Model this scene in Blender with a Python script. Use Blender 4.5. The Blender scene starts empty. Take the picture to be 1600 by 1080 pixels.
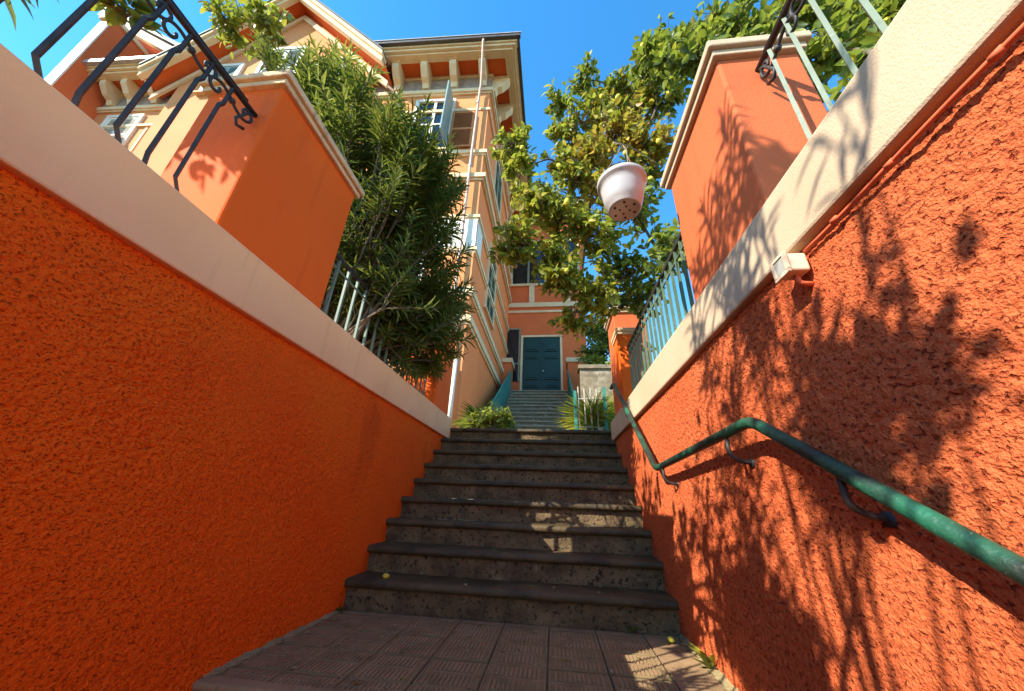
import bpy, math, random
import numpy as np
from mathutils import Vector, Matrix
rnd = random.Random(7)
rng = np.random.default_rng(11)
scene = bpy.context.scene
COL = scene.collection

# ------------------------------------------------------------------ camera
cam_d = bpy.data.cameras.new('camera'); cam = bpy.data.objects.new('camera', cam_d); COL.objects.link(cam)
scene.camera = cam
cam_d.sensor_fit = 'HORIZONTAL'; cam_d.sensor_width = 36.0; cam_d.lens = 12.302
cam_d.clip_start = 0.02; cam_d.clip_end = 3000
yaw, pitch, roll = 0.12491, 0.42154, 0.04012
fwd = Vector((-math.sin(yaw)*math.cos(pitch), math.cos(yaw)*math.cos(pitch), math.sin(pitch)))
rgt = Vector((math.cos(yaw), math.sin(yaw), 0)); upv = rgt.cross(fwd)
r2 = rgt*math.cos(roll) + upv*math.sin(roll); u2 = -rgt*math.sin(roll) + upv*math.cos(roll)
m = Matrix((r2, u2, -fwd)).transposed().to_4x4(); m.translation = (0, 0, 0.7037)
cam.matrix_world = m

# ------------------------------------------------------------------ sky, sun, exposure
SUN = Vector((1.0, 0.77, -0.985)).normalized()
elev = math.asin(-SUN.z); azim = math.atan2(-SUN.x, -SUN.y)
world = bpy.data.worlds.new('World'); scene.world = world; world.use_nodes = True
wn = world.node_tree; bg = wn.nodes['Background']
sky = wn.nodes.new('ShaderNodeTexSky'); sky.sky_type = 'NISHITA'; sky.sun_disc = False
sky.sun_elevation = elev; sky.sun_rotation = azim % (2*math.pi)
sky.altitude = 200; sky.air_density = 1.0; sky.dust_density = 0.0; sky.ozone_density = 3.0
hsv = wn.nodes.new('ShaderNodeHueSaturation'); hsv.inputs['Hue'].default_value = 0.492; hsv.inputs['Saturation'].default_value = 1.28
wn.links.new(sky.outputs[0], hsv.inputs['Color']); wn.links.new(hsv.outputs[0], bg.inputs[0]); bg.inputs[1].default_value = 0.15
sun_d = bpy.data.lights.new('sun', 'SUN'); sun_d.energy = 3.4; sun_d.angle = math.radians(0.3); sun_d.color = (1.0, 0.94, 0.83)
sun = bpy.data.objects.new('sun', sun_d); COL.objects.link(sun)
sun.rotation_euler = SUN.to_track_quat('-Z', 'Y').to_euler(); sun.location = (-10, -9, 20)
scene.view_settings.view_transform = 'Standard'; scene.view_settings.look = 'None'
scene.view_settings.gamma = 1.0; scene.view_settings.exposure = 1.68
scene.view_settings.use_curve_mapping = False
scene.render.engine = 'CYCLES'
scene.cycles.max_bounces = 7; scene.cycles.diffuse_bounces = 5; scene.cycles.transparent_max_bounces = 4

# ------------------------------------------------------------------ helpers
def tag(o, label=None, cat=None, group=None, kind=None):
    if label: o['label'] = label
    if cat: o['category'] = cat
    if group: o['group'] = group
    if kind: o['kind'] = kind
    return o

def empty(name, loc, label=None, cat=None, group=None, kind=None):
    o = bpy.data.objects.new(name, None); COL.objects.link(o); o.location = loc
    o.empty_display_size = 0.1
    return tag(o, label, cat, group, kind)

def link_mesh(name, me, material, parent=None, loc=None):
    o = bpy.data.objects.new(name, me); COL.objects.link(o)
    if material is not None and len(me.materials) == 0: me.materials.append(material)
    if parent is not None:
        o.parent = parent
        # geometry is in world space: undo the parent's offset
        q = parent; off = Vector((0, 0, 0))
        while q is not None:
            off += q.location; q = q.parent
        o.location = (Vector(loc) if loc is not None else Vector((0, 0, 0))) - off
    elif loc is not None:
        o.location = loc
    return o

class MB:
    def __init__(s): s.v = []; s.f = []
    def add(s, vs, fs):
        n = len(s.v); s.v += [tuple(map(float, p)) for p in vs]; s.f += [tuple(i+n for i in f) for f in fs]; return s
    def hexa(s, c):   # 8 corners: 0-3 bottom ring, 4-7 top ring
        return s.add(c, [(3,2,1,0),(4,5,6,7),(0,1,5,4),(1,2,6,5),(2,3,7,6),(3,0,4,7)])
    def box(s, x0, x1, y0, y1, z0, z1):
        x0, x1 = min(x0,x1), max(x0,x1); y0, y1 = min(y0,y1), max(y0,y1)
        return s.hexa([(x0,y0,z0),(x1,y0,z0),(x1,y1,z0),(x0,y1,z0),(x0,y0,z1),(x1,y0,z1),(x1,y1,z1),(x0,y1,z1)])
    def fbox(s, F, u0, u1, d0, d1, z0, z1):
        c = [F(u0,d0,z0),F(u1,d0,z0),F(u1,d1,z0),F(u0,d1,z0),F(u0,d0,z1),F(u1,d0,z1),F(u1,d1,z1),F(u0,d1,z1)]
        return s.hexa(c)
    def prism(s, F, poly, d0, d1):     # poly of (u,z)
        n = len(poly)
        s.add([F(u,d0,z) for u,z in poly]+[F(u,d1,z) for u,z in poly],
              [tuple(range(n)), tuple(range(2*n-1, n-1, -1))]+[(i,(i+1)%n,(i+1)%n+n,i+n) for i in range(n)])
        return s
    def tube(s, pts, rad, sides=8, cap=True):
        pts = [Vector(p) for p in pts]; n = len(pts)
        if not hasattr(rad, '__len__'): rad = [rad]*n
        t0 = (pts[1]-pts[0]).normalized()
        ref = Vector((0,0,1)) if abs(t0.z) < .9 else Vector((1,0,0))
        nrm = t0.cross(ref).normalized(); vs = []; fs = []
        for i in range(n):
            if i == 0: t = pts[1]-pts[0]
            elif i == n-1: t = pts[-1]-pts[-2]
            else: t = (pts[i+1]-pts[i]).normalized()+(pts[i]-pts[i-1]).normalized()
            t = t.normalized() if t.length > 1e-9 else t0
            nrm = (nrm - t*nrm.dot(t)); nrm = nrm.normalized() if nrm.length > 1e-6 else t.orthogonal().normalized()
            b = t.cross(nrm)
            for k in range(sides):
                a = 2*math.pi*k/sides
                vs.append(pts[i]+(nrm*math.cos(a)+b*math.sin(a))*rad[i])
        for i in range(n-1):
            for k in range(sides):
                k2 = (k+1) % sides
                fs.append((i*sides+k, i*sides+k2, (i+1)*sides+k2, (i+1)*sides+k))
        if cap:
            fs.append(tuple(range(sides-1,-1,-1))); fs.append(tuple(range((n-1)*sides, n*sides)))
        return s.add(vs, fs)
    def lathe(s, c, prof, n=28):
        vs = []; fs = []
        for r, z in prof:
            for k in range(n):
                a = 2*math.pi*k/n; vs.append((c[0]+r*math.cos(a), c[1]+r*math.sin(a), c[2]+z))
        for i in range(len(prof)-1):
            for k in range(n):
                k2 = (k+1) % n; fs.append((i*n+k, i*n+k2, (i+1)*n+k2, (i+1)*n+k))
        return s.add(vs, fs)
    def mesh(s, name, smooth=False):
        me = bpy.data.meshes.new(name); me.from_pydata(s.v, [], s.f); me.validate(); me.update()
        import bmesh
        bm = bmesh.new(); bm.from_mesh(me); bmesh.ops.recalc_face_normals(bm, faces=bm.faces); bm.to_mesh(me); bm.free()
        if smooth:
            me.polygons.foreach_set('use_smooth', [True]*len(me.polygons))
        return me
    def build(s, name, material, parent=None, smooth=False, bevel=0):
        o = link_mesh(name, s.mesh(name, smooth), material, parent)
        if bevel:
            b = o.modifiers.new('bevel', 'BEVEL'); b.width = bevel; b.segments = 2; b.limit_method = 'ANGLE'
        return o

def one_box(name, material, parent, x0, x1, y0, y1, z0, z1, bevel=0):
    return MB().box(x0,x1,y0,y1,z0,z1).build(name, material, parent, bevel=bevel)

# value noise on a grid of coordinates
def vnoise(a, b, scale, seed):
    g = np.random.default_rng(seed).random((256, 256))
    x = np.asarray(a)*scale+37.3; y = np.asarray(b)*scale+11.7
    xi = np.floor(x).astype(int); yi = np.floor(y).astype(int); fx = x-xi; fy = y-yi
    fx = fx*fx*(3-2*fx); fy = fy*fy*(3-2*fy)
    q = lambda i, j: g[i % 256, j % 256]
    return (q(xi,yi)*(1-fx)+q(xi+1,yi)*fx)*(1-fy)+(q(xi,yi+1)*(1-fx)+q(xi+1,yi+1)*fx)*fy

# ------------------------------------------------------------------ materials
def material(name, c1, c2=None, scale=6, rough=.85, bump=0, bscale=80, spec=.3, c3=None, s3=3, lo=.55, hi=.7, metal=0,
             streak=None, detail=6, amount3=1.0, speck=None, pits=None):
    mt = bpy.data.materials.new(name); mt.use_nodes = True
    nt = mt.node_tree; N = nt.nodes; L = nt.links; p = N['Principled BSDF']
    p.inputs['Roughness'].default_value = rough; p.inputs['Specular IOR Level'].default_value = spec
    p.inputs['Metallic'].default_value = metal
    geo = N.new('ShaderNodeNewGeometry'); pos = geo.outputs['Position']
    def noise(sc, det=detail, src=pos):
        n = N.new('ShaderNodeTexNoise'); n.inputs['Scale'].default_value = sc; n.inputs['Detail'].default_value = det
        L.new(src, n.inputs['Vector']); return n.outputs['Fac']
    def ramp(src, a, b):
        r = N.new('ShaderNodeMapRange'); r.inputs[1].default_value = a; r.inputs[2].default_value = b
        L.new(src, r.inputs[0]); return r.outputs[0]
    def mix(fac, a, b):
        x = N.new('ShaderNodeMix'); x.data_type = 'RGBA'; L.new(fac, x.inputs[0])
        for s, i in ((a, 6), (b, 7)):
            if isinstance(s, tuple): x.inputs[i].default_value = (*s, 1)
            else: L.new(s, x.inputs[i])
        return x.outputs[2]
    col = c1
    if c2: col = mix(ramp(noise(scale), .3, .7), c1, c2)
    if c3:
        src = pos
        if streak:
            mp = N.new('ShaderNodeMapping'); mp.inputs['Scale'].default_value = streak; L.new(pos, mp.inputs['Vector']); src = mp.outputs[0]
        f = ramp(noise(s3, 8, src), lo, hi)
        if amount3 < 1:
            mm = N.new('ShaderNodeMath'); mm.operation = 'MULTIPLY'; mm.inputs[1].default_value = amount3; L.new(f, mm.inputs[0]); f = mm.outputs[0]
        col = mix(f, col, c3)
    if speck: col = mix(ramp(noise(speck[1], 4), speck[2], speck[3]), col, speck[0])
    pit = None
    if pits:     # (colour, scale vector, lo, hi): small roughcast holes, their inner shade put into the colour
        mp = N.new('ShaderNodeMapping'); mp.inputs['Scale'].default_value = pits[1]; L.new(pos, mp.inputs['Vector'])
        pit = ramp(noise(1.0, 3, mp.outputs[0]), pits[2], pits[3]); col = mix(pit, col, pits[0])
    if isinstance(col, tuple): p.inputs['Base Color'].default_value = (*col, 1)
    else: L.new(col, p.inputs['Base Color'])
    if bump:
        b = N.new('ShaderNodeBump'); b.inputs['Strength'].default_value = min(1, bump); b.inputs['Distance'].default_value = .014
        L.new(noise(bscale, 5), b.inputs['Height']); L.new(b.outputs[0], p.inputs['Normal'])
        if pit is not None:
            b2 = N.new('ShaderNodeBump'); b2.invert = True; b2.inputs['Strength'].default_value = 1.0; b2.inputs['Distance'].default_value = .006
            L.new(pit, b2.inputs['Height']); L.new(b.outputs[0], b2.inputs['Normal']); L.new(b2.outputs[0], p.inputs['Normal'])
    return mt

def leaf_material(name, rough=.42, trans=.42, tcol=(.50,.55,.05), spec=.35):
    mt = bpy.data.materials.new(name); mt.use_nodes = True
    nt = mt.node_tree; N = nt.nodes; L = nt.links; p = N['Principled BSDF']; out = N['Material Output']
    at = N.new('ShaderNodeAttribute'); at.attribute_name = 'tint'
    L.new(at.outputs['Color'], p.inputs['Base Color']); p.inputs['Roughness'].default_value = rough
    p.inputs['Specular IOR Level'].default_value = spec
    tr = N.new('ShaderNodeBsdfTranslucent')
    mu = N.new('ShaderNodeMix'); mu.data_type = 'RGBA'; mu.blend_type = 'MIX'; mu.inputs[0].default_value = .45
    L.new(at.outputs['Color'], mu.inputs[6]); mu.inputs[7].default_value = (*tcol, 1)
    L.new(mu.outputs[2], tr.inputs['Color'])
    ms = N.new('ShaderNodeMixShader'); ms.inputs[0].default_value = trans
    L.new(p.outputs[0], ms.inputs[1]); L.new(tr.outputs[0], ms.inputs[2]); L.new(ms.outputs[0], out.inputs['Surface'])
    return mt

STUCCO_L = material('stucco_shaded_copy', (.97,.150,.006), (.95,.115,.0045), scale=2.0, rough=.9, bump=.8, bscale=150, spec=.15,
                    c3=(.45,.055,.008), s3=1.3, lo=.60, hi=.78, amount3=.65, streak=(1, 1.6, .7), pits=((.80,.085,.005), (88,95,150), .42, .30))  # shaded side of the stucco: bounce light put into a brighter, redder base
STUCCO_R = material('stucco_sunlit_copy', (.62,.138,.045), (.56,.108,.032), scale=2.0, rough=.9, bump=.8, bscale=150, spec=.15,
                    c3=(.45,.07,.025), s3=1.3, lo=.6, hi=.8, amount3=.4, pits=((.30,.036,.012), (66,72,100), .43, .30))  # sunlit side of the same stucco, base toned down for the sun
SMOOTH_O = material('smooth_orange_render', (.82,.128,.010), (.77,.112,.008), scale=1.5, rough=.8, bump=.12, bscale=120, spec=.2,
                    c3=(.5,.07,.012), s3=2.2, lo=.56, hi=.78, amount3=.4, streak=(5,5,.6))
CORAL = material('smooth_coral_render', (.60,.135,.045), (.55,.115,.037), scale=1.5, rough=.8, bump=.2, bscale=90, spec=.2,
                 c3=(.42,.085,.03), s3=2.2, lo=.56, hi=.78, amount3=.4, streak=(5,5,.6))
COPING = material('cream_coping', (.57,.42,.275), (.50,.36,.225), scale=3, rough=.85, bump=.22, bscale=200, spec=.2,
                  c3=(.45,.33,.22), s3=2.5, lo=.62, hi=.82, amount3=.4)
COPING_L = material('cream_coping_warm_bounce', (.93,.51,.245), (.87,.455,.21), scale=3, rough=.85, bump=.16, bscale=200, spec=.2,
                  c3=(.45,.24,.10), s3=2.0, lo=.60, hi=.80, amount3=.45, streak=(1,7,.5))  # same cream coping, with warm bounce light put into its base colour
CAPSTONE = material('weathered_cap_stone', (.76,.52,.29), (.62,.40,.22), scale=9, rough=.88, bump=.4, bscale=70, spec=.2,
                    c3=(.25,.17,.12), s3=14, lo=.58, hi=.72, amount3=.6)
STEPSTONE = material('dark_weathered_stone', (.20,.13,.06), (.07,.044,.02), scale=7, rough=.82, bump=.7, bscale=60, spec=.3,
                     c3=(.36,.29,.15), s3=19, lo=.60, hi=.74, amount3=.45, speck=((.025,.016,.006), 38, .54, .68))
TREAD = material('worn_tread_stone', (.105,.068,.024), (.03,.02,.007), scale=5, rough=.62, bump=.5, bscale=70, spec=.4,
                 c3=(.06,.055,.025), s3=9, lo=.55, hi=.7, amount3=.7)
TILE = material('cement_tile', (.35,.225,.115), (.24,.15,.075), scale=5, rough=.85, bump=.4, bscale=140, spec=.25,
                c3=(.15,.105,.045), s3=7, lo=.56, hi=.72, amount3=.7)
GROUT2 = material('grimy_tile_groove', (.27,.185,.08), (.19,.13,.058), scale=9, rough=.95)
GROUT = material('dirty_grout', (.035,.03,.022), (.06,.06,.03), scale=12, rough=.95, bump=.6, bscale=80)
CONCRETE = material('mossy_concrete', (.32,.25,.12), (.20,.16,.075), scale=8, rough=.9, bump=.6, bscale=90, spec=.2,
                    c3=(.05,.065,.02), s3=9, lo=.56, hi=.72, amount3=.6)
SOIL = material('garden_soil', (.07,.05,.03), (.12,.10,.05), scale=9, rough=.95, bump=.8, bscale=40)
PAVING = material('courtyard_paving', (.44,.32,.19), (.34,.245,.145), scale=4, rough=.85, bump=.3, bscale=40)
PEACH = material('peach_plaster', (.70,.29,.105), (.64,.245,.085), scale=.9, rough=.85, bump=.15, bscale=50, spec=.2,
                 c3=(.62,.26,.11), s3=1.2, lo=.6, hi=.8, amount3=.45)
SALMON = material('salmon_plaster', (.90,.26,.075), (.83,.22,.06), scale=.9, rough=.85, bump=.15, bscale=50, spec=.2,
                  c3=(.55,.18,.08), s3=1.2, lo=.6, hi=.8, amount3=.45)
TERRA = material('terracotta_plaster', (.72,.165,.05), (.62,.13,.038), scale=.9, rough=.85, bump=.15, bscale=50, spec=.2,
                 c3=(.42,.1,.05), s3=1.1, lo=.6, hi=.8, amount3=.5)
SOFFIT = material('red_soffit', (.72,.13,.02), (.62,.10,.016), scale=2, rough=.8)
TRIM = material('cream_trim', (.80,.60,.34), (.70,.49,.26), scale=3, rough=.8, bump=.15, bscale=40,
                c3=(.5,.36,.25), s3=2.2, lo=.6, hi=.8, amount3=.4)
WHITE = material('white_paint', (.78,.73,.60), (.70,.64,.5), scale=4, rough=.6)
FRIEZE = material('stone_frieze', (.42,.33,.25), (.26,.2,.15), scale=7, rough=.9, bump=.5, bscale=30)
GUTTER = material('dark_gutter', (.05,.045,.04), (.09,.075,.06), scale=6, rough=.5, spec=.5)
ZINC = material('zinc_pipe', (.55,.52,.47), (.42,.38,.33), scale=5, rough=.45, metal=.3)
PINKPIPE = material('painted_downpipe', (.66,.42,.30), (.5,.33,.25), scale=3, rough=.55)
SLATE = material('slate_roof', (.07,.075,.085), (.11,.11,.115), scale=6, rough=.6, bump=.4, bscale=12)
SHUTTER = material('green_shutter', (.26,.36,.32), (.20,.29,.26), scale=5, rough=.55)
SHUTTER_D = material('grey_green_shutter', (.26,.26,.15), (.2,.2,.115), scale=5, rough=.6)
SHUTTER_O = material('ochre_shutter', (.55,.22,.07), (.42,.16,.05), scale=7, rough=.7)
GLASS = material('dark_window_glass', (.012,.014,.016), rough=.12, spec=.5)
DOOR = material('teal_door_paint', (.005,.036,.022), (.005,.028,.017), scale=6, rough=.45, c3=(.016,.07,.045), s3=18, lo=.62, hi=.75, amount3=.5)
IRON = material('black_iron', (.022,.021,.02), (.05,.042,.036), scale=20, rough=.55, spec=.3)
GREENBAR = material('weathered_green_paint', (.12,.17,.105), (.08,.12,.075), scale=9, rough=.5, c3=(.24,.27,.22), s3=30, lo=.6, hi=.72, amount3=.6)
PALEBAR = material('pale_green_paint', (.17,.24,.17), (.12,.18,.13), scale=9, rough=.5)
RAILPAINT = material('chipped_green_handrail', (.018,.125,.068), (.010,.07,.038), scale=7, rough=.45, spec=.45, bump=.25, bscale=90,
                     c3=(.014,.022,.016), s3=9, lo=.40, hi=.58, streak=(1,.6,1), speck=((.20,.26,.18), 120, .68, .76))
TEAL = material('teal_metal', (.06,.28,.20), (.045,.22,.16), scale=5, rough=.5)
WHITEBAR = material('white_metal', (.55,.52,.40), (.45,.42,.32), scale=8, rough=.5)
PLASTIC = material('cream_plastic', (.80,.62,.42), (.75,.57,.38), scale=6, rough=.5)
LENS = material('lamp_glass', (.30,.31,.27), (.42,.40,.33), scale=30, rough=.15, spec=.6)
CONDUIT = material('painted_conduit', (.66,.14,.05), (.55,.1,.035), scale=8, rough=.7)
POT = material('pinkish_white_pot', (.46,.42,.38), (.39,.35,.32), scale=9, rough=.32, spec=.5)
HOLE = material('drain_hole', (.03,.02,.018), rough=.9)
WIRE = material('rusty_wire', (.28,.22,.15), rough=.6)
BARK = material('brown_bark', (.10,.075,.05), (.19,.15,.105), scale=25, rough=.9, bump=.6, bscale=60)
LEAF = leaf_material('citrus_leaf')
LEAF_O = leaf_material('oleander_leaf', rough=.5, trans=.3, tcol=(.42,.46,.05), spec=.28)
LEMON = material('lemon_rind', (.66,.50,.03), (.48,.46,.05), scale=14, rough=.45, bump=.3, bscale=160)
STONEWALL = material('grey_stone_wall', (.28,.215,.13), (.14,.105,.06), scale=9, rough=.9, bump=.8, bscale=14, c3=(.36,.31,.21), s3=6, lo=.55, hi=.7)

# ------------------------------------------------------------------ constants of the place
R, T = .18, .2513            # riser, tread
D0 = 2.739                   # front of the first nosing
XL, XR = -1.44, .767         # wall faces
ZT = 9*R                     # upper court level
YT = D0+8*T
LOWEST = -1.8

# ------------------------------------------------------------------ ground
gmb = MB()
gmb.box(-400, 400, -400, 600, -3.2, LOWEST-.01)
tag(gmb.build('ground', SOIL), kind='structure')
def terrain(name, x0, x1, y0, y1, z, mt, seed, n=60):
    xs = np.linspace(x0, x1, n); ys = np.linspace(y0, y1, n)
    X, Y = np.meshgrid(xs, ys, indexing='ij'); Z = z + .05*(vnoise(X, Y, 1.7, seed)-.5) + .02*(vnoise(X, Y, 6, seed+1)-.5)
    v = np.stack([X, Y, Z], -1).reshape(-1, 3)
    f = [(i*n+j, (i+1)*n+j, (i+1)*n+j+1, i*n+j+1) for i in range(n-1) for j in range(n-1)]
    me = bpy.data.meshes.new(name); me.from_pydata(v.tolist(), [], f)
    me.polygons.foreach_set('use_smooth', [True]*len(f))
    return tag(link_mesh(name, me, mt), kind='structure')
terrain('garden_terrace', -30, -1.55, -8, 6.2, 1.60, SOIL, 3)
terrain('garden_terrace', .90, 22, -8, 30, 1.62, SOIL, 5)
cp = MB().box(-1.76, .9, YT+.30, 14, 1.3, ZT-.002)
tag(cp.build('upper_courtyard', PAVING), kind='structure')

# landing with relief tiles
land = tag(MB().box(XL-.05, XR+.05, 1.72, D0+.4, -.30, -.007).build('landing_pavement', GROUT), kind='structure')
def tile_mesh(sx, sy, bars=True):
    mb = MB(); hx, hy = sx/2-.0035, sy/2-.0035
    mb.box(-hx, hx, -hy, hy, -.03, -.0045 if bars else -.001)
    if bars:
        for row in (-1, 1):
            cy = row*sy*.235; n = 11; w = (sx*.80)/n
            for k in range(n):
                x = -sx*.40 + (k+.5)*w; ln = sy*.165
                if k in (0, n-1): ln = sy*.20
                mb.box(x-w*.30, x+w*.30, cy-ln, cy+ln, -.006, 0)
        mb.box(-hx+.004, -hx+.011, -hy*.9, hy*.9, -.006, 0); mb.box(hx-.011, hx-.004, -hy*.9, hy*.9, -.006, 0)
        mb.box(-hx+.014, hx-.014, -.0055, .0055, -.006, -.0005)
    me = mb.mesh('tile'); me.materials.append(TILE); me.materials.append(GROUT2)
    if bars:
        for p in me.polygons:
            if p.center.z < -.004: p.material_index = 1
    return me
PX, PY = .2835, .283
tm = tile_mesh(PX, PY)
xlines = [.53-PX*k for k in range(8)]
ylines = [2.70, 2.70-PY, 2.70-2*PY, 2.70-3*PY]
for j in range(3):
    for k in range(7):
        o = bpy.data.objects.new('tile', tm); COL.objects.link(o); o.parent = land
        o.location = (xlines[k]-PX/2+rnd.uniform(-.0015,.0015), ylines[j]-PY/2+rnd.uniform(-.0015,.0015), rnd.uniform(-.0016,.0016))
        o.rotation_euler = (rnd.uniform(-.004,.004), rnd.uniform(-.004,.004), rnd.uniform(-.006,.006) + (math.pi if rnd.random()<.5 else 0))
    if j == 2:
        tc = tile_mesh(PX, .115, True)
        for k in range(8):
            o = bpy.data.objects.new('tile', tc); COL.objects.link(o); o.parent = land; o.location = (xlines[k]-PX/2+(PX if k == 7 else 0), ylines[3]-.0585, rnd.uniform(-.001,.001))
            if k == 7: o.location.x = xlines[0]+PX/2
    for (a, b) in ((.53, XR+.03),):
        w = b-a; t2 = tile_mesh(w, PY, False)
        pass
        o = bpy.data.objects.new('border_tile', t2); COL.objects.link(o); o.parent = land; o.location = ((a+b)/2, ylines[j]-PY/2, -.001)
tb = tile_mesh(PX, .06, False)
for k in range(8):
    o = bpy.data.objects.new('edge_tile', tb); COL.objects.link(o); o.parent = land; o.location = (xlines[k]+ (PX/2 if k == 0 else PX/2), 2.735, -.002)
o = link_mesh('mossy_verge', None or MB().mesh('verge'), CONCRETE, land) if False else None
# mossy mortar fillet along both walls
def fillet(x, sgn, name):
    mb = MB(); n = 40; ring = []
    for i in range(n+1):
        y = 1.72+(D0+.02-1.72)*i/n; w = .025+.035*rnd.random(); h = .003+.008*rnd.random()
        ring.append([(x, y, -.004), (x+sgn*w, y, .0015), (x+sgn*w*.5, y, h*.7), (x, y, h+.012)])
    vs = [p for r_ in ring for p in r_]; fs = []
    for i in range(n):
        for k in range(3):
            fs.append((i*4+k, i*4+k+1, (i+1)*4+k+1, (i+1)*4+k))
    mb.add(vs, fs); return mb.build(name, CONCRETE, land, smooth=True)
fillet(XL-.012, 1, 'mossy_fillet'); fillet(XR+.005, -1, 'mossy_fillet')

# ------------------------------------------------------------------ stairs
def slab(x0, x1, yf, yb, z1, th, mt, parent, name, seed, nose=True):
    """tread with a rounded, worn nose"""
    n = 48; r = th/2; prof = []
    for a in np.linspace(-math.pi/2, math.pi/2, 9): prof.append((yf+r-r*math.cos(a), z1-r+r*math.sin(a)))
    prof = [(yb, z1-th)] + prof + [(yb, z1)]
    m_ = len(prof); vs = []
    for i in range(n+1):
        x = x0+(x1-x0)*i/n
        wear = .010*(vnoise(x, seed*3.1, 3.0, 5)-.5)+.006*(vnoise(x, seed*7.7, 12, 6)-.5)
        chip = -.012*max(0, vnoise(x, seed*1.3, 9, 8)-.78)/.22
        for k, (y, z) in enumerate(prof):
            front = 1 if 0 < k < m_-1 else 0
            vs.append((x, y-front*(wear+chip), z + (wear*.5 if z > z1-th*.6 else 0)))
    fs = [(i*m_+k, i*m_+k+1, (i+1)*m_+k+1, (i+1)*m_+k) for i in range(n) for k in range(m_-1)]
    fs += [tuple(range(m_)), tuple(range(n*m_+m_-1, n*m_-1, -1))]
    mb = MB().add(vs, fs); o = mb.build(name, mt, parent, smooth=True); return o
def riser(x0, x1, y, z0, z1, yb, parent, seed):
    nx, nz = 60, 8; vs = []; fs = []
    for i in range(nx+1):
        for j in range(nz+1):
            x = x0+(x1-x0)*i/nx; z = z0+(z1-z0)*j/nz
            d = .010*(vnoise(x, z+seed, 9, 21)-.5)+.006*(vnoise(x, z+seed, 30, 22)-.5)
            vs.append((x, y+d, z))
    for i in range(nx):
        for j in range(nz):
            a = i*(nz+1)+j; fs.append((a, a+nz+1, a+nz+2, a+1))
    mb = MB().add(vs, fs); mb.box(x0, x1, y+.03, yb, z0, z1)
    return mb.build('riser', STEPSTONE, parent, smooth=True)
st = empty('stone_staircase', (-.33, D0, 0), 'dark worn stone staircase rising between the two orange walls', 'stairs')
for k in range(1, 10):
    yf = D0+(k-1)*T; z = R*k
    riser(XL-.03, XR+.03, yf+.045, z-R-(.04 if k == 1 else 0.0), z-.052, yf+T+.07, st, k*1.7)
    slab(XL-.03, XR+.03, yf, yf+T+(.06 if k < 9 else .40), z, .054, TREAD, st, 'tread', k)
ls = empty('lower_staircase', (-.33, 1.4, -1), 'lower stone steps leading down from the tiled landing edge', 'stairs')
for k in range(0, 9):
    yf = 1.685-k*.30; z = -R*k
    slab(XL-.03, XR+.03, yf, yf+(.30 if k else .06), z+.001, .042 if k else .030, TREAD if k else TILE, ls, 'tread', 30+k)
    riser(XL-.03, XR+.03, yf+.034, z-R, z-.040, yf+.33, ls, 50+k*1.3)

# ------------------------------------------------------------------ retaining walls
def stucco_face(name, x, sgn, y0, y1, z0, z1, mt, parent, seed, step=.0046):
    ny = int((y1-y0)/step); nz = int((z1-z0)/step)
    ys = np.linspace(y0, y1, ny+1); zs = np.linspace(z0, z1, nz+1)
    Y, Z = np.meshgrid(ys, zs, indexing='ij')
    wy = Y+.006*vnoise(Y, Z, 45, seed+9); wz = Z+.006*vnoise(Y, Z, 45, seed+8)
    n1 = vnoise(wy, wz*1.25, 50, seed); n2 = vnoise(wy, wz*1.2, 110, seed+1); n3 = vnoise(Y, Z, 5, seed+2); n4 = vnoise(Y, Z, 1.4, seed+3)
    n5 = vnoise(wy+.3, wz*1.2, 82, seed+6)
    amp = .55+.9*vnoise(Y, Z, 2.6, seed+4)
    sm = lambda v, a, b: np.clip((v-a)/(b-a), 0, 1)**2*(3-2*np.clip((v-a)/(b-a), 0, 1))
    h = amp*(.0022*sm(n1, .15, .55)+.0030*sm(n5, .2, .5)+.0026*n2)+.003*(n3-.5)+.007*(n4-.5)
    X = x+sgn*(h-.006)
    v = np.stack([X, Y, Z], -1).reshape(-1, 3)
    i, j = np.meshgrid(np.arange(ny), np.arange(nz), indexing='ij'); a = (i*(nz+1)+j).ravel()
    q = np.stack([a, a+nz+1, a+nz+2, a+1], -1)
    if sgn > 0: pass
    else: q = q[:, ::-1]
    me = bpy.data.meshes.new(name); me.vertices.add(len(v)); me.vertices.foreach_set('co', v.ravel())
    me.loops.add(q.size); me.loops.foreach_set('vertex_index', q.ravel())
    me.polygons.add(len(q)); me.polygons.foreach_set('loop_start', np.arange(0, q.size, 4)); me.polygons.foreach_set('loop_total', np.full(len(q), 4))
    me.polygons.foreach_set('use_smooth', np.ones(len(q), bool)); me.update(); me.validate()
    return link_mesh(name, me, mt, parent)
wl = empty('retaining_wall', (-1.6, 1.6, 0), 'rough orange stucco wall in shade on the left of the stairs', 'wall')
stucco_face('stucco_face', XL, 1, .25, 2.9, -.35, 1.47, STUCCO_L, wl, 100)
stucco_face('stucco_face', XL-.001, 1, 2.9, YT+.02, .0, 1.47, STUCCO_L, wl, 100, .011)
stucco_face('stucco_face', XL-.002, 1, -2.6, .25, -1.9, 1.47, STUCCO_L, wl, 140, .03)
one_box('wall_core', STUCCO_L, wl, -1.78, XL-.02, -2.6, YT+.02, -1.9, 1.455)
ZL = 1.742
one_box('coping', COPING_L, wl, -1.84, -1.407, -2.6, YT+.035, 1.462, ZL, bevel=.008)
wr = empty('retaining_wall', (.95, 1.6, 0), 'rough coral stucco wall in dappled sun on the right of the stairs', 'wall')
stucco_face('stucco_face', XR, -1, .20, 2.9, -.35, 1.465, STUCCO_R, wr, 200)
stucco_face('stucco_face', XR+.001, -1, 2.9, YT+.02, .0, 1.465, STUCCO_R, wr, 200, .011)
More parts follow.
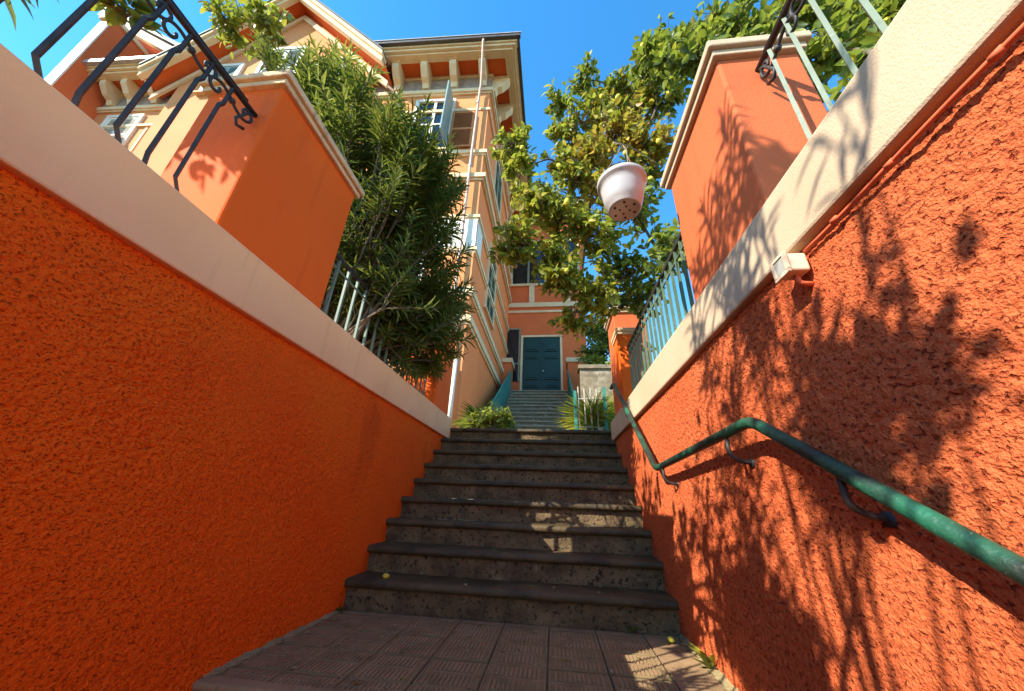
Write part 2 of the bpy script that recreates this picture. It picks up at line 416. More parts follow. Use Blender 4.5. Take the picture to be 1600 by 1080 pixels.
stucco_face('stucco_face', XR+.002, -1, -2.6, .20, -1.9, 1.465, STUCCO_R, wr, 240, .03)
one_box('wall_core', STUCCO_R, wr, XR+.02, 1.10, -2.6, YT+.02, -1.9, 1.44)
ZR = 1.688
one_box('coping', COPING, wr, .737, 1.12, -2.6, YT-.12, 1.45, ZR, bevel=.010)

# ------------------------------------------------------------------ pillars
def pillar(x0, x1, y0, y1, z0, z1, mt, capmt, label, over=.045, capname='cap'):
    p = empty('masonry_pillar', ((x0+x1)/2, (y0+y1)/2, z0), label, 'pillar', 'masonry pillars on the walls')
    one_box('shaft', mt, p, x0, x1, y0, y1, z0+.0005, z1, bevel=.011)
    mb = MB(); o1 = over*.55
    mb.box(x0-o1, x1+o1, y0-o1, y1+o1, z1-.004, z1+.032)
    mb.build('cap_moulding', capmt, p, bevel=.005)
    mb = MB(); mb.box(x0-over, x1+over, y0-over, y1+over, z1+.032, z1+.078); mb.build('cap', capmt, p, bevel=.008)
    return p
pillar(-1.87, -1.422, 1.005, 1.745, ZL, 2.705, SMOOTH_O, CAPSTONE, 'large orange pillar with worn cap on the left wall beside the tall shrub')
pillar(.752, 1.09, 1.0, 1.69, ZR, 2.555, CORAL, COPING, 'sunlit coral pillar with cream cap on the right wall above the lamp')
pillar(-1.90, -1.424, 4.02, 4.62, ZL, 2.98, SMOOTH_O, CAPSTONE, 'orange pillar half hidden by the tall shrub at the head of the left wall')
pillar(.80, 1.20, 4.12, 4.62, 1.0, 3.02, CORAL, COPING, 'coral pillar with cream cap at the top of the stairs, tallest at the right wall end')
pillar(.765, 1.02, 3.78, 4.10, ZR, 2.54, SMOOTH_O, CAPSTONE, 'low orange pillar with grey cap in front of the coral end pillar', over=.025)

# ------------------------------------------------------------------ railings
def spiral(c, r0, r1, a0, turns, n=22):
    return [(c[0]+ (r0+(r1-r0)*i/n)*math.cos(a0+turns*2*math.pi*i/n), c[1]+(r0+(r1-r0)*i/n)*math.sin(a0+turns*2*math.pi*i/n)) for i in range(n+1)]
def near_railing(x, ys, zb, zcop, yend, barmt, label, y_start, kink=True):
    rl = empty('scroll_railing', (x, yend, zcop), label, 'railing', 'iron railings on the walls')
    zt = zb+.495; zr = zb+.650
    for i, y in enumerate(ys):
        mb = MB()
        w = .0085
        # square bar, kinked at the foot and at the head
        k_ = .045 if i % 2 == 0 else .012; pts = [(x, y+k_+.006, zcop-.01), (x, y+k_, zcop+.035), (x, y, zb+.035), (x, y, zt), (x, y+.012, zt+.03), (x, y+.014, zr-.012)]
        if not kink: pts = [(x, y, zcop-.01), (x, y, zt+.02), (x, y, zr-.012)]
        mb.tube(pts, w*1.1, 4); mb.build('bar', barmt, rl)
    mb = MB(); mb.tube([(x, y_start, zr), (x, yend, zr)], .0135, 8); mb.tube([(x, y_start, zr+.022), (x, yend-.06, zr+.022)], .007, 6)
    mb.build('top_rail', IRON, rl, smooth=True)
    # S scrolls below the top rail: clothoid ends, one pair of curls each
    def s_curve(turn, n=80):
        p = [(0.0, 0.0)]; a = []
        for i in range(1, n+1):
            t = i/n; hd = turn*t**2; q = p[-1]; p.append((q[0]+math.cos(hd)/n, q[1]+math.sin(hd)/n))
        return [(-q[0], -q[1]) for q in p[::-1]]+p[1:]
    sc = s_curve(6.0); span = max(q[0] for q in sc)-min(q[0] for q in sc)
    y = yend-.115
    while y > y_start+.05:
        k_ = .178/span; ang = math.radians(-30); pts = []
        for q in sc:
            a, b = q[0]*k_, q[1]*k_
            pts.append((x, y+a*math.cos(ang)-b*math.sin(ang), zr-.068+a*math.sin(ang)+b*math.cos(ang)))
        mb = MB(); mb.tube(pts, .0075, 6)
        mb.tube([(x-.010, y, zr-.068), (x+.010, y, zr-.068)], .012, 8)
        mb.build('scroll', IRON, rl, smooth=True)
        y -= .205
    mb = MB(); mb.tube([(x, yend-.02, zr-.13), (x, yend-.055, zr-.15), (x, yend-.07, zr-.12), (x, yend-.035, zr-.035), (x, yend, zr)], .008, 6)
    mb.build('end_scroll', IRON, rl, smooth=True)
    return rl
near_railing(-1.5, [.43-.105*k for k in range(1, 9)][::-1]+[.43+.105*k for k in range(5)], 1.815, ZL, 1.0, IRON,
             'dark iron railing with scrolls on the left wall in front of the large pillar', -.6)
near_railing(.9, [.918-.1015*k for k in range(14)][::-1], 1.80, ZR, 1.0, GREENBAR,
             'weathered green railing with dark scrolls on the right wall in front of the sunlit pillar', -.5, kink=False)
def far_railing(x, y0, y1, zc, zt, n, mt, label):
    rl = empty('bar_railing', (x, (y0+y1)/2, zc), label, 'railing', 'iron railings on the walls')
    for k in range(n):
        y = y0+(y1-y0)*(k+.5)/n
        MB().box(x-.009, x+.009, y-.009, y+.009, zc-.004, zt-.01).build('bar', mt, rl)
    MB().box(x-.012, x+.012, y0, y1, zt-.012, zt+.016).build('top_rail', IRON, rl)
    MB().box(x-.006, x+.006, y0, y1, zt-.095, zt-.083).build('upper_rail', mt, rl)
    return rl
far_railing(.86, 1.69, 3.78, ZR, 2.36, 19, GREENBAR, 'green bar railing on the right wall under the lemon tree')
far_railing(-1.55, 1.745, 4.02, ZL, 2.30, 17, PALEBAR, 'pale green bar railing on the left wall behind the tall shrub')

# ------------------------------------------------------------------ wall handrail
HX = .692
def smooth_path(pts, r=.05, n=6):
    out = [Vector(pts[0])]
    for i in range(1, len(pts)-1):
        p = Vector(pts[i]); a = (Vector(pts[i-1])-p); b = (Vector(pts[i+1])-p)
        a.normalize(); b.normalize(); p0 = p+a*r; p1 = p+b*r
        for k in range(n+1):
            t = k/n; out.append(p0*(1-t)**2+p*2*t*(1-t)+p1*t*t)
    out.append(Vector(pts[-1])); return out
hr = empty('wall_handrail', (HX, 2, .9), 'chipped green tube handrail bent along the right wall', 'handrail')
hp = [(HX, -1.9, -.86), (HX, 1.315, .998), (HX, 2.60, .948), (HX, 3.92, 1.985), (HX+.0, 4.10, 1.985)]
pp = smooth_path(hp, .06)
dense = []
for a, b in zip(pp[:-1], pp[1:]):
    n = max(1, int((b-a).length/.08)); dense += [a+(b-a)*k/n for k in range(n)]
dense.append(pp[-1])
MB().tube(dense, .0198, 16).build('tube', RAILPAINT, hr, smooth=True)
for (y, z) in ((.99, .805), (1.52, .982), (2.44, .948), (3.4, 1.57), (.3, .41), (-.5,-.05)):
    mb = MB(); mb.tube(smooth_path([(HX, y, z-.01), (HX, y, z-.075), (HX+.035, y, z-.10), (XR+.03, y, z-.105)], .02, 4), .0085, 8)
    mb.tube([(XR-.004, y, z-.105), (XR+.02, y, z-.105)], .018, 10)
    mb.build('bracket', IRON, hr, smooth=True)

# ------------------------------------------------------------------ wall lamp and conduit
lp = empty('wall_lamp', (.72, .95, 1.38), 'small cream floodlight fixed to the right wall under the coping', 'lamp')
mb = MB(); mb.box(.703, .762, .935, .995, 1.362, 1.424); mb.build('housing', PLASTIC, lp, bevel=.006)
mb = MB(); y0, y1, z0, z1 = .931, .999, 1.357, 1.429
mb.box(.696, .704, y0, y1, z0, z0+.009); mb.box(.696, .704, y0, y1, z1-.009, z1); mb.box(.696, .704, y0, y0+.011, z0+.012, z1-.009); mb.box(.696, .704, y1-.011, y1, z0+.012, z1-.009)
mb.build('bezel', PLASTIC, lp)
one_box('glass', LENS, lp, .699, .702, y0+.011, y1-.011, z0+.012, z1-.009)
mb = MB(); mb.tube(smooth_path([(.738, .965, 1.364), (.738, .965, 1.335), (.785, .965, 1.328)], .012, 4), .008, 8); mb.build('bracket', CONDUIT, lp, smooth=True)
cd = empty('cable_conduit', (.755, .5, 1.43), 'red painted cable conduit running under the right coping to the lamp', 'conduit')
pts = [(.754+.004*math.sin(y*9), y, 1.424+.002*math.sin(y*7)) for y in np.linspace(-2.4, .93, 60)]
MB().tube(pts, .0052, 8).build('pipe', CONDUIT, cd, smooth=True)
for y in (.42, .63, .80):
    MB().tube([(.752, y-.010, 1.424+.002*math.sin(y*7)), (.752, y+.010, 1.424+.002*math.sin(y*7))], .0072, 8).build('clip', CONDUIT, cd, smooth=True)

# ------------------------------------------------------------------ hanging flowerpot
pc = (.432, 1.60, 2.285)
pt = empty('hanging_flowerpot', pc, 'pinkish white plastic flowerpot hanging over the stairs in front of the lemon tree', 'flowerpot')
prof = [(.0, .004), (.080, .004), (.086, .0), (.093, .006), (.096, .030), (.1025, .036), (.114, .085), (.123, .140), (.130, .188), (.141, .192), (.146, .202), (.146, .220), (.138, .224), (.130, .20), (.095, .03), (.0, .012)]
MB().lathe(pc, prof, 44).build('shell', POT, pt, smooth=True)
for k in range(6):
    a = k*math.pi/3+.3; MB().tube([(pc[0]+.062*math.cos(a), pc[1]+.062*math.sin(a), pc[2]+.0055), (pc[0]+.062*math.cos(a), pc[1]+.062*math.sin(a), pc[2]+.001)], .0075, 10).build('drain_hole', HOLE, pt)
for k in range(4):
    a = k*math.pi/2+.1; MB().tube([(pc[0]+.028*math.cos(a), pc[1]+.028*math.sin(a), pc[2]+.0055), (pc[0]+.028*math.cos(a), pc[1]+.028*math.sin(a), pc[2]+.001)], .006, 10).build('drain_hole', HOLE, pt)
hook = Vector((.50, 1.70, 2.98))
for k in range(3):
    a = k*2*math.pi/3+.6; p0 = Vector((pc[0]+.141*math.cos(a), pc[1]+.141*math.sin(a), pc[2]+.215))
    mid = p0*.5+hook*.5+Vector((math.cos(a)*.03, math.sin(a)*.03, 0))
    MB().tube([p0, mid, hook], .0022, 5).build('hanger_wire', WIRE, pt)
sw = [hook+Vector((0,0,.0)), hook+Vector((-.06,.02,.06)), hook+Vector((-.04,.06,.12)), hook+Vector((.06,.1,.13)), hook+Vector((.3,.25,.11))]
MB().tube(smooth_path(sw, .03, 4), .003, 6).build('hook', WIRE, pt, smooth=True)

# ------------------------------------------------------------------ foliage
def leaf_template(kind):
    if kind == 'citrus': st_ = [(.0,.0),(.18,.62),(.42,1.0),(.70,.80),(.88,.38),(1.0,0)]; fold=.28; bend=.18
    elif kind == 'oleander': st_ = [(.0,.0),(.15,.55),(.45,1.0),(.75,.7),(1.0,0)]; fold=.25; bend=.22
    else: st_ = [(.0,.7),(.3,1.0),(.6,.8),(1.0,0)]; fold=.35; bend=.55
    vs = [] ; rows = []
    for t, w in st_:
        z = -bend*t*t
        if w == 0: rows.append([len(vs)]); vs.append((t, 0, z))
        else:
            rows.append([len(vs), len(vs)+1, len(vs)+2]); vs += [(t, -w, z+fold*.3*w), (t, 0, z), (t, w, z+fold*.3*w)]
    fs = []
    for a, b in zip(rows[:-1], rows[1:]):
        if len(a) == 1: fs += [(a[0], b[1], b[0]), (a[0], b[2], b[1])]
        elif len(b) == 1: fs += [(a[0], a[1], b[0]), (a[1], a[2], b[0])]
        else: fs += [(a[0], a[1], b[1]), (a[0], b[1], b[0]), (a[1], a[2], b[2]), (a[1], b[2], b[1])]
    return np.array(vs, float), np.array(fs, int)

def leaves_mesh(name, kind, P, Dv, Nv, Ln, Wd, C, mt):
    tv, tf = leaf_template(kind); n = len(P); k = len(tv)
    P, Dv, Nv, Ln, Wd, C = [np.asarray(a, float) for a in (P, Dv, Nv, Ln, Wd, C)]
    Dv /= np.linalg.norm(Dv, axis=1, keepdims=True)+1e-9
    B = np.cross(Nv, Dv); B /= np.linalg.norm(B, axis=1, keepdims=True)+1e-9
    Nn = np.cross(Dv, B)
    V = P[:,None,:]+ (tv[None,:,0:1]*Ln[:,None,None])*Dv[:,None,:] + (tv[None,:,1:2]*Wd[:,None,None])*B[:,None,:] \
        + (tv[None,:,2:3]*Ln[:,None,None])*Nn[:,None,:]
    F = (tf[None,:,:]+(np.arange(n)*k)[:,None,None]).reshape(-1, 3)
    me = bpy.data.meshes.new(name); me.vertices.add(n*k); me.vertices.foreach_set('co', V.reshape(-1))
    me.loops.add(F.size); me.loops.foreach_set('vertex_index', F.ravel())
    me.polygons.add(len(F)); me.polygons.foreach_set('loop_start', np.arange(0, F.size, 3)); me.polygons.foreach_set('loop_total', np.full(len(F), 3))
    me.polygons.foreach_set('use_smooth', np.ones(len(F), bool))
    at = me.color_attributes.new('tint', 'FLOAT_COLOR', 'POINT')
    cc = np.concatenate([np.repeat(C, k, axis=0), np.ones((n*k, 1))], 1); at.data.foreach_set('color', cc.ravel())
    me.update(); me.materials.append(mt); return me

GREENS = np.array([(.07,.11,.018),(.12,.17,.022),(.18,.23,.028),(.26,.29,.032),(.05,.085,.018)])
YELLOWS = np.array([(.36,.36,.045),(.42,.33,.04),(.28,.31,.05)])
BROWNS = np.array([(.46,.27,.04),(.34,.18,.035),(.52,.36,.06),(.24,.12,.03)])
def pick_tint(mode):
    q = rnd.random()
    if mode == 'brown': c = BROWNS[rnd.randrange(4)] if q < .72 else YELLOWS[rnd.randrange(3)]
    elif mode == 'mixed': c = BROWNS[rnd.randrange(4)] if q < .2 else (YELLOWS[rnd.randrange(3)] if q < .4 else GREENS[rnd.randrange(5)])
    elif mode == 'lime': c = YELLOWS[rnd.randrange(3)] if q < .42 else GREENS[rnd.choice((1,2,2,3,3))]
    else: c = YELLOWS[rnd.randrange(3)] if q < .07 else GREENS[rnd.randrange(5)]
    return np.array(c)*rnd.uniform(.8, 1.2)
def rdir():
    v = Vector((rnd.gauss(0,1), rnd.gauss(0,1), rnd.gauss(0,1))); return v.normalized()

def lemon_mesh():
    prof = []
    for i in range(13):
        a = math.pi*i/12; r = .027*math.sin(a)**.85; z = -.036*math.cos(a)
        if i <= 1: z -= .006
        prof.append((max(r, .0012), z))
    mb = MB().lathe((0,0,0), prof, 14); me = mb.mesh('lemon', True); me.materials.append(LEMON); return me
LEMON_ME = lemon_mesh()

def gap(p):
    """True where the foliage of the left terrace stays open, so that the sun reaches the wall and the steps"""
    if p[0] > -1.0: return False
    k = .767-p[0]; y, z = p[1]+.77*k, p[2]-.985*k; q = rnd.random()
    if y < 1.15 and 1.28 < z < 1.74: return q < .78
    if y < .95 and 1.08 < z <= 1.28: return q < .6
    if 1.15 <= y < 2.6 and 1.0 < z < 1.74: return q < .45
    if .62 < y < 1.42 and .20 < z < .67: return q < .93
    if .46 < y < .74 and .78 < z < 1.14: return q < .9
    if 1.22 < y < 1.56 and .48 < z < .80: return q < .65
    if 1.7 < y < 2.45 and .4 < z < 1.0: return q < .5
    k = (3.42-p[1])/.77; x, z = p[0]+k, p[2]-.985*k
    if -.50 < x < .55 and .10 < z < .85: return q < .985
    if -.45 < x < .7 and .82 <= z < 1.5: return q < .3
    return False

def citrus(name, label, base, fork, clusters, lemons=0, leaf_len=(.06,.10), group=None, trunk_r=.055, per=30, lpt=10, cat='tree'):
    t = empty(name, base, label, cat, group); rnd.seed(int(abs(base[0])*1000)+17)
    wood = MB(); base = Vector(base); fork = Vector(fork)
    mid = base*.5+fork*.5+Vector((rnd.uniform(-.08,.08), rnd.uniform(-.08,.08), 0))
    wood.tube([base-Vector((0,0,.1)), base+Vector((0,0,.15)), mid, fork], [trunk_r*1.5, trunk_r*1.15, trunk_r, trunk_r*.85], 10)
    P=[];Dv=[];Nv=[];Ln=[];Wd=[];C=[]; fruit=[]
    nodes = [fork]
    for cl in sorted(clusters, key=lambda q: (Vector(q[0])-fork).length):
        c = Vector(cl[0]); rad = cl[1]; mode = cl[2] if len(cl) > 2 else 'green'; dens = cl[3] if len(cl) > 3 else 1.0
        st0 = min(nodes, key=lambda p: (p-c).length+.45*(p-fork).length)
        L = (c-st0).length+.01; side = rdir()*L*.16
        path = [st0, st0*.72+c*.28+side+Vector((0,0,.08*L)), st0*.38+c*.62+side*.6+Vector((0,0,.10*L)), c]
        path = smooth_path(path, .12*L, 4)
        r0 = trunk_r*.5/(1+.55*(st0-fork).length); rr = np.linspace(max(r0,.009), .005, len(path)); nodes += path[len(path)//3:]; wood.tube(path, list(rr), 6)
        for w in range(int(per*dens)):
            if rnd.random() < .75: s = c+rdir()*rad*.25
            else: s = path[rnd.randrange(len(path)*2//3, len(path))]
            d = rdir(); d.z = d.z*.75+.12; e = c + Vector((d.x*rad, d.y*rad, d.z*rad))*rnd.uniform(.55, 1.12)
            tw = [s, s*.5+e*.5+rdir()*.05, e]; wood.tube(tw, [.0045, .0032, .0018], 4, cap=False)
            ax = (e-s).normalized() if (e-s).length > 1e-4 else Vector((0,0,1))
            for q in range(lpt):
                f = rnd.uniform(.25, 1.0); p = s*(1-f)+e*f
                a = rnd.random()*2*math.pi; o = ax.orthogonal().normalized(); o = (Matrix.Rotation(a, 3, ax) @ o)
                dr = (ax*rnd.uniform(.2,.9)+o*1.0+Vector((0,0,rnd.uniform(-.35,.25)))).normalized()
                nn = (Vector((0,0,1))*.8+rdir()*.9+ax*.3)
                l = rnd.uniform(*leaf_len)
                if gap(p): continue
                P.append(p); Dv.append(dr); Nv.append(nn); Ln.append(l); Wd.append(l*rnd.uniform(.22,.30)); C.append(pick_tint(mode))
            if rnd.random() < .35: fruit.append(e-Vector((0,0,.04)))
    wood.build('trunk', BARK, t, smooth=True)
    me = leaves_mesh('crown', 'citrus', P, Dv, Nv, Ln, Wd, C, LEAF)
    link_mesh('crown', me, None, t)
    rnd.shuffle(fruit)
    for p in fruit[:lemons]:
        o = bpy.data.objects.new('lemon', LEMON_ME); COL.objects.link(o); o.parent = t; o.location = p-Vector(t.location)
        s = rnd.uniform(.75, 1.1); o.scale = (s, s, s); o.rotation_euler = (rnd.uniform(-.5,.5), rnd.uniform(-.5,.5), rnd.random()*6)
    return t

def oleander(name, label, base, tips, lens=(.11,.17), group='oleander shrubs on the left terrace', sub=3, stem_r=.017, spread=.22):
    t = empty(name, base, label, 'shrub', group); rnd.seed(int(abs(base[0])*1000)+29)
    wood = MB(); base = Vector(base); P=[];Dv=[];Nv=[];Ln=[];Wd=[];C=[]
    def shoot(s, e, nodes, light):
        ax = (e-s); L = ax.length; ax.normalize()
        bow = rdir()*L*.06
        if gap(s*.5+e*.5): return
        wood.tube([s, s*.5+e*.5+bow, e], [.0055, .0042, .0018], 5, cap=False)
        ph = rnd.random()*6.28
        for i in range(nodes):
            f = .12+.88*(i+1)/nodes; p = s*(1-f)+e*f+bow*4*f*(1-f)*.5
            ph += 1.05
            for k in range(3):
                a = ph+k*2.094+rnd.uniform(-.25,.25); o = Matrix.Rotation(a, 3, ax) @ ax.orthogonal().normalized()
                up = .35+.75*f+rnd.uniform(-.2,.2)
                if f > .9: up += .9
                dr = (ax*up+o).normalized()
                l = rnd.uniform(*lens)*(1.0 if f < .88 else .72)
                if gap(p+dr*l*.5): continue
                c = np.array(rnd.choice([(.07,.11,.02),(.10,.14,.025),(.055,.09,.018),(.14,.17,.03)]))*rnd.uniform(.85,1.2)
                if light and f > .6 and rnd.random() < .6: c = np.array((.34,.36,.075))*rnd.uniform(.75,1.25)  # outer leaves of lit shoots: sunlight put into a paler tint
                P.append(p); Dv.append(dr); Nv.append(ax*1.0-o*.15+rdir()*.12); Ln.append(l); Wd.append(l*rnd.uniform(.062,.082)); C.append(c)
    for (tip, size, light) in tips:
        tip = Vector(tip); b = base+Vector((rnd.uniform(-spread,spread), rnd.uniform(-spread,spread), 0))
        L = (tip-b).length
        m1 = b*.62+tip*.38+Vector((0,0,.10*L)); m2 = b*.25+tip*.75+Vector((0,0,.08*L))
        path = [b, m1, m2, tip]; sp = smooth_path(path, .12*L, 4)
        wood.tube(sp, list(np.linspace(stem_r, .006, len(sp))), 6, cap=False)
        d0 = (tip-m2).normalized()
        for k in range(sub if size > .25 else 0):
            f = rnd.uniform(.0, .42); s = tip*(1-f)+m2*f
            d = (d0*.5+Vector((0,0,.75))*light+Vector((0,0,.3))+rdir()*.75).normalized()
            shoot(s, s+d*size*rnd.uniform(.7,1.15), rnd.randrange(9,14), light > .5)
        for k in range(2 if size > .25 else 0):      # leafy side shoots along the stem
            f = rnd.uniform(.15, .85); s_ = m1*(1-f)+m2*f; d = (rdir()+Vector((0,0,.5))).normalized()
            shoot(s_, s_+d*size*rnd.uniform(.6,.9), 9, False)
        shoot(tip-d0*.05, tip+(d0*.5+Vector((0,0,.6 if light > .5 else .1))).normalized()*size, 13, light > .5)
    wood.build('stems', BARK, t, smooth=True)
    link_mesh('crown', leaves_mesh('crown', 'oleander', P, Dv, Nv, Ln, Wd, C, LEAF_O), None, t)
    return t

# tall oleander behind the left pillar
tips = []
def orow(pts, size, light):
    for p in pts: tips.append((p, size, light))
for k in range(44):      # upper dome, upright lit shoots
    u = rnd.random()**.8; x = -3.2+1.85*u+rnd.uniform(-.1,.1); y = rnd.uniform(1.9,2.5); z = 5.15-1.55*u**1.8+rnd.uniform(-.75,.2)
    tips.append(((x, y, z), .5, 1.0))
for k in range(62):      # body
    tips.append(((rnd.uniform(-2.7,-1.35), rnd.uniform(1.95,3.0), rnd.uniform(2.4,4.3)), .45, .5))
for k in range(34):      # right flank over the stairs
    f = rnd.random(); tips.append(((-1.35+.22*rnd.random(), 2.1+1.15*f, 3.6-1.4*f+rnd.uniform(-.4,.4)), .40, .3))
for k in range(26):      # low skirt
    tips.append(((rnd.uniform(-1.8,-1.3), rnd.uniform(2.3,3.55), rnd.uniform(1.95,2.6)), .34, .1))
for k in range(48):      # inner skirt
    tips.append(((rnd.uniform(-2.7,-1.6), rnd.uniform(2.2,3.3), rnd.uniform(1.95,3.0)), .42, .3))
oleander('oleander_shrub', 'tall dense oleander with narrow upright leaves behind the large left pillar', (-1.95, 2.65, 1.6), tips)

# oleander and citrus of the left terrace near the camera: they throw the dappled shade on the right wall
tips2 = []
for k in range(17):
    tips2.append(((rnd.uniform(-2.9,-1.9), rnd.uniform(-1.9,-.7), rnd.uniform(3.3,4.7)), .5, 1.0))
for k in range(8):
    tips2.append(((rnd.uniform(-2.2,-1.8), rnd.uniform(-1.15,-.55), rnd.uniform(4.0,4.5)), .42, 1.0))
tips2 += [((-1.80, .20, 2.14), .16, .0), ((-1.85, .22, 2.3), .16, .0)]
oleander('oleander_shrub', 'oleander at the left edge whose narrow leaf tips hang over the left wall', (-2.5, -1.2, 1.6), tips2, sub=3, stem_r=.008)
cl = [((-3.15,1.55,4.95),.32,'lime',.8), ((-2.75,1.55,4.95),.25,'lime',.6), ((-1.80,.58,2.55),.10,'green',.22), ((-2.42,.34,3.28),.28,'green',2.2), ((-2.75,.05,3.6),.38,'green',1.5),
      ((-3.3,.2,4.6),.5), ((-3.7,-.4,4.3),.45,'green',.7), ((-2.6,-.35,3.9),.40,'green',.7), ((-2.3,-.55,3.3),.30,'green',.7), ((-3.4,-1.6,4.5),.4,'green',.5), ((-2.2,-1.5,3.1),.3,'green',.7), ((-2.0,-1.0,2.6),.22,'green',.6), ((-2.25,-1.45,3.95),.26,'green',1.2), ((-1.9,-.40,2.75),.24,'green',1.0), ((-1.95,-.15,2.95),.2,'green',.6)]
citrus('citrus_tree', 'citrus tree on the left terrace with leaves above the scroll railing', (-3.1, .3, 1.6), (-3.1, .3, 3.1), cl, lemons=6)

# lemon tree over the stairs on the right
L1 = [((-.42,2.6,4.3),.26,'lime'), ((-.30,2.65,3.95),.20,'lime',.7), ((.10,2.6,4.95),.20,'green',.55), ((.42,2.6,5.35),.24,'green',.8), ((.78,2.6,5.05),.25,'mixed',.7),
      ((.35,2.6,4.6),.30,'mixed',.7), ((.72,2.6,4.35),.36,'brown',1.8), ((1.0,2.55,4.05),.34,'brown',1.8), ((.42,2.65,4.0),.30,'brown',1.3), ((.12,2.7,4.05),.24,'mixed',.7),
      ((-.12,2.7,3.5),.34,'lime',1.5), ((-.36,2.75,3.05),.32,'lime',1.4), ((.16,2.8,3.35),.36,'lime',1.5), ((.48,2.8,3.15),.36,'lime',1.5), ((.85,2.8,3.45),.36,'mixed',1.1),
      ((.10,2.9,2.75),.32,'lime',1.4), ((.42,3.0,2.65),.34,'lime',1.4), ((.78,3.0,2.85),.34,'green',1.1), ((1.15,2.9,3.0),.34,'green',1.0), ((.22,3.3,2.45),.22,'lime',.7),
      ((.62,3.5,2.75),.25,'green',.8), ((-.05,2.85,3.0),.26,'lime',.8), ((1.15,2.6,5.45),.34,'green',1.0), ((1.2,2.5,4.75),.32,'mixed',1.0), ((1.0,2.6,4.75),.26,'mixed',.8), ((.55,2.6,4.85),.26,'mixed',.8), ((1.35,2.6,5.9),.3,'green',.9), ((.28,2.65,3.75),.28,'mixed',.9), ((.62,2.65,3.62),.30,'brown',1.0), ((.92,2.7,3.85),.30,'mixed',1.0), ((.85,2.6,5.0),.28,'mixed',.9), ((.2,2.65,4.4),.24,'lime',.7), ((1.0,2.3,2.5),.25,'green',.6), ((.95,3.3,2.7),.3,'green',.8)]
citrus('lemon_tree', 'lemon tree with browning leaves arching over the stairs behind the hanging pot', (1.75, 2.75, 1.6), (1.55, 2.75, 2.75), L1, lemons=34, trunk_r=.06, per=34, lpt=10)
L2 = [((1.35,2.0,4.5),.34,'green',1.1), ((1.7,2.0,4.85),.36), ((1.75,1.9,4.2),.36), ((2.1,1.9,4.6),.36), ((2.45,1.8,4.5),.36), ((2.1,1.75,3.85),.36), ((2.45,1.7,3.95),.34), ((1.45,2.2,3.8),.32,'mixed'),
      ((2.2,1.6,3.3),.30), ((1.7,1.9,3.4),.32), ((1.15,2.2,4.9),.3,'green',1.0), ((2.75,1.6,4.1),.34), ((1.95,1.5,2.9),.28), ((1.85,2.3,5.3),.4), ((2.6,1.9,5.1),.4), ((1.45,2.4,5.3),.35)]
citrus('lemon_tree', 'lemon tree with large green leaves behind the sunlit coral pillar', (2.35, 1.95, 1.6), (2.25, 1.95, 2.7), L2, lemons=26, trunk_r=.06, per=36, lpt=10, leaf_len=(.07,.115))

# ------------------------------------------------------------------ villa on the left
O = Vector((-1.77, 6.35, 0)); th = math.radians(2.3)
U = Vector((-math.cos(th), -math.sin(th), 0)); Nf = Vector((math.sin(th), -math.cos(th), 0))
def FR(u, d, z): p = O+U*u+Nf*d; return (p.x, p.y, z)          # front facade: u to the left, d outwards
def SD(v, d, z): return (O.x+d, O.y+v, z)                       # side facade: v away, d outwards (+x)
VB = 1.55; WT = 12.86; FL = 13.3; SL = 6.1
villa = empty('villa', (O.x-2, O.y+2, VB), 'large peach and salmon villa with gable, bracketed eaves and downpipe on the left', 'building')
def part(name, mt, fn, parent=None, bevel=0, smooth=False):
    mb = MB(); fn(mb); return mb.build(name, mt, parent or villa, bevel=bevel, smooth=smooth)
# body: front wall and side wall
part('front_wall', PEACH, lambda b: b.fbox(FR, .0, FL, -.30, 0, VB, WT))
part('side_wall', SALMON, lambda b: b.fbox(SD, .012, SL+3, -.30, 0, VB, WT))
part('corner_pilaster', PEACH, lambda b: (b.fbox(FR, .0, .42, 0, .035, VB, 11.95),))
part('back_volume', SALMON, lambda b: b.box(-15.0, -2.1, 6.9, 18, VB, WT-.1))
def band(z0, z1, d, mt=TRIM, name='string_course', u1=FL, step=True):
    def f(b):
        b.fbox(FR, -d, u1, .0, d, z0, z1); b.fbox(SD, 0.001, SL, .0, d, z0, z1)
        if step: b.fbox(FR, -d*.55, u1, .0, d*.55, z0-.06, z0-.001); b.fbox(SD, 0.001, SL, .0, d*.55, z0-.06, z0-.001)
    return part(name, mt, f)
band(4.12, 4.27, .09); band(4.82, 4.96, .08); band(5.98, 6.07, .07); band(6.96, 7.05, .07); band(8.28, 8.42, .12); band(9.22, 9.34, .09)
band(11.06, 11.16, .06, step=False); band(11.92, 12.06, .10)
part('balcony_apron', WHITE, lambda b: b.fbox(FR, -.02, 3.3, .036, .06, 6.075, 6.9))
part('balcony_apron', WHITE, lambda b: b.fbox(SD, .03, .55, .0, .03, 6.075, 6.9))
part('frieze', FRIEZE, lambda b: (b.fbox(FR, -.02, FL, .0, .03, 12.062, 12.80), b.fbox(SD, .0, SL, .0, .03, 12.062, 12.80)))
part('frieze_moulding', TRIM, lambda b: (b.fbox(FR, -.06, FL, .0, .07, 12.66, 12.80), b.fbox(SD, .0, SL, .0, .07, 12.66, 12.80)))
EV = .80
part('soffit', SOFFIT, lambda b: (b.fbox(FR, -EV+.1, 3.45, -.2, EV-.1, 12.81, 12.90), b.fbox(SD, -.2, SL, -.2, EV-.1, 12.812, 12.898)))
part('soffit', SOFFIT, lambda b: b.fbox(FR, 10.5, FL+.1, -.2, EV-.1, 12.81, 12.90))
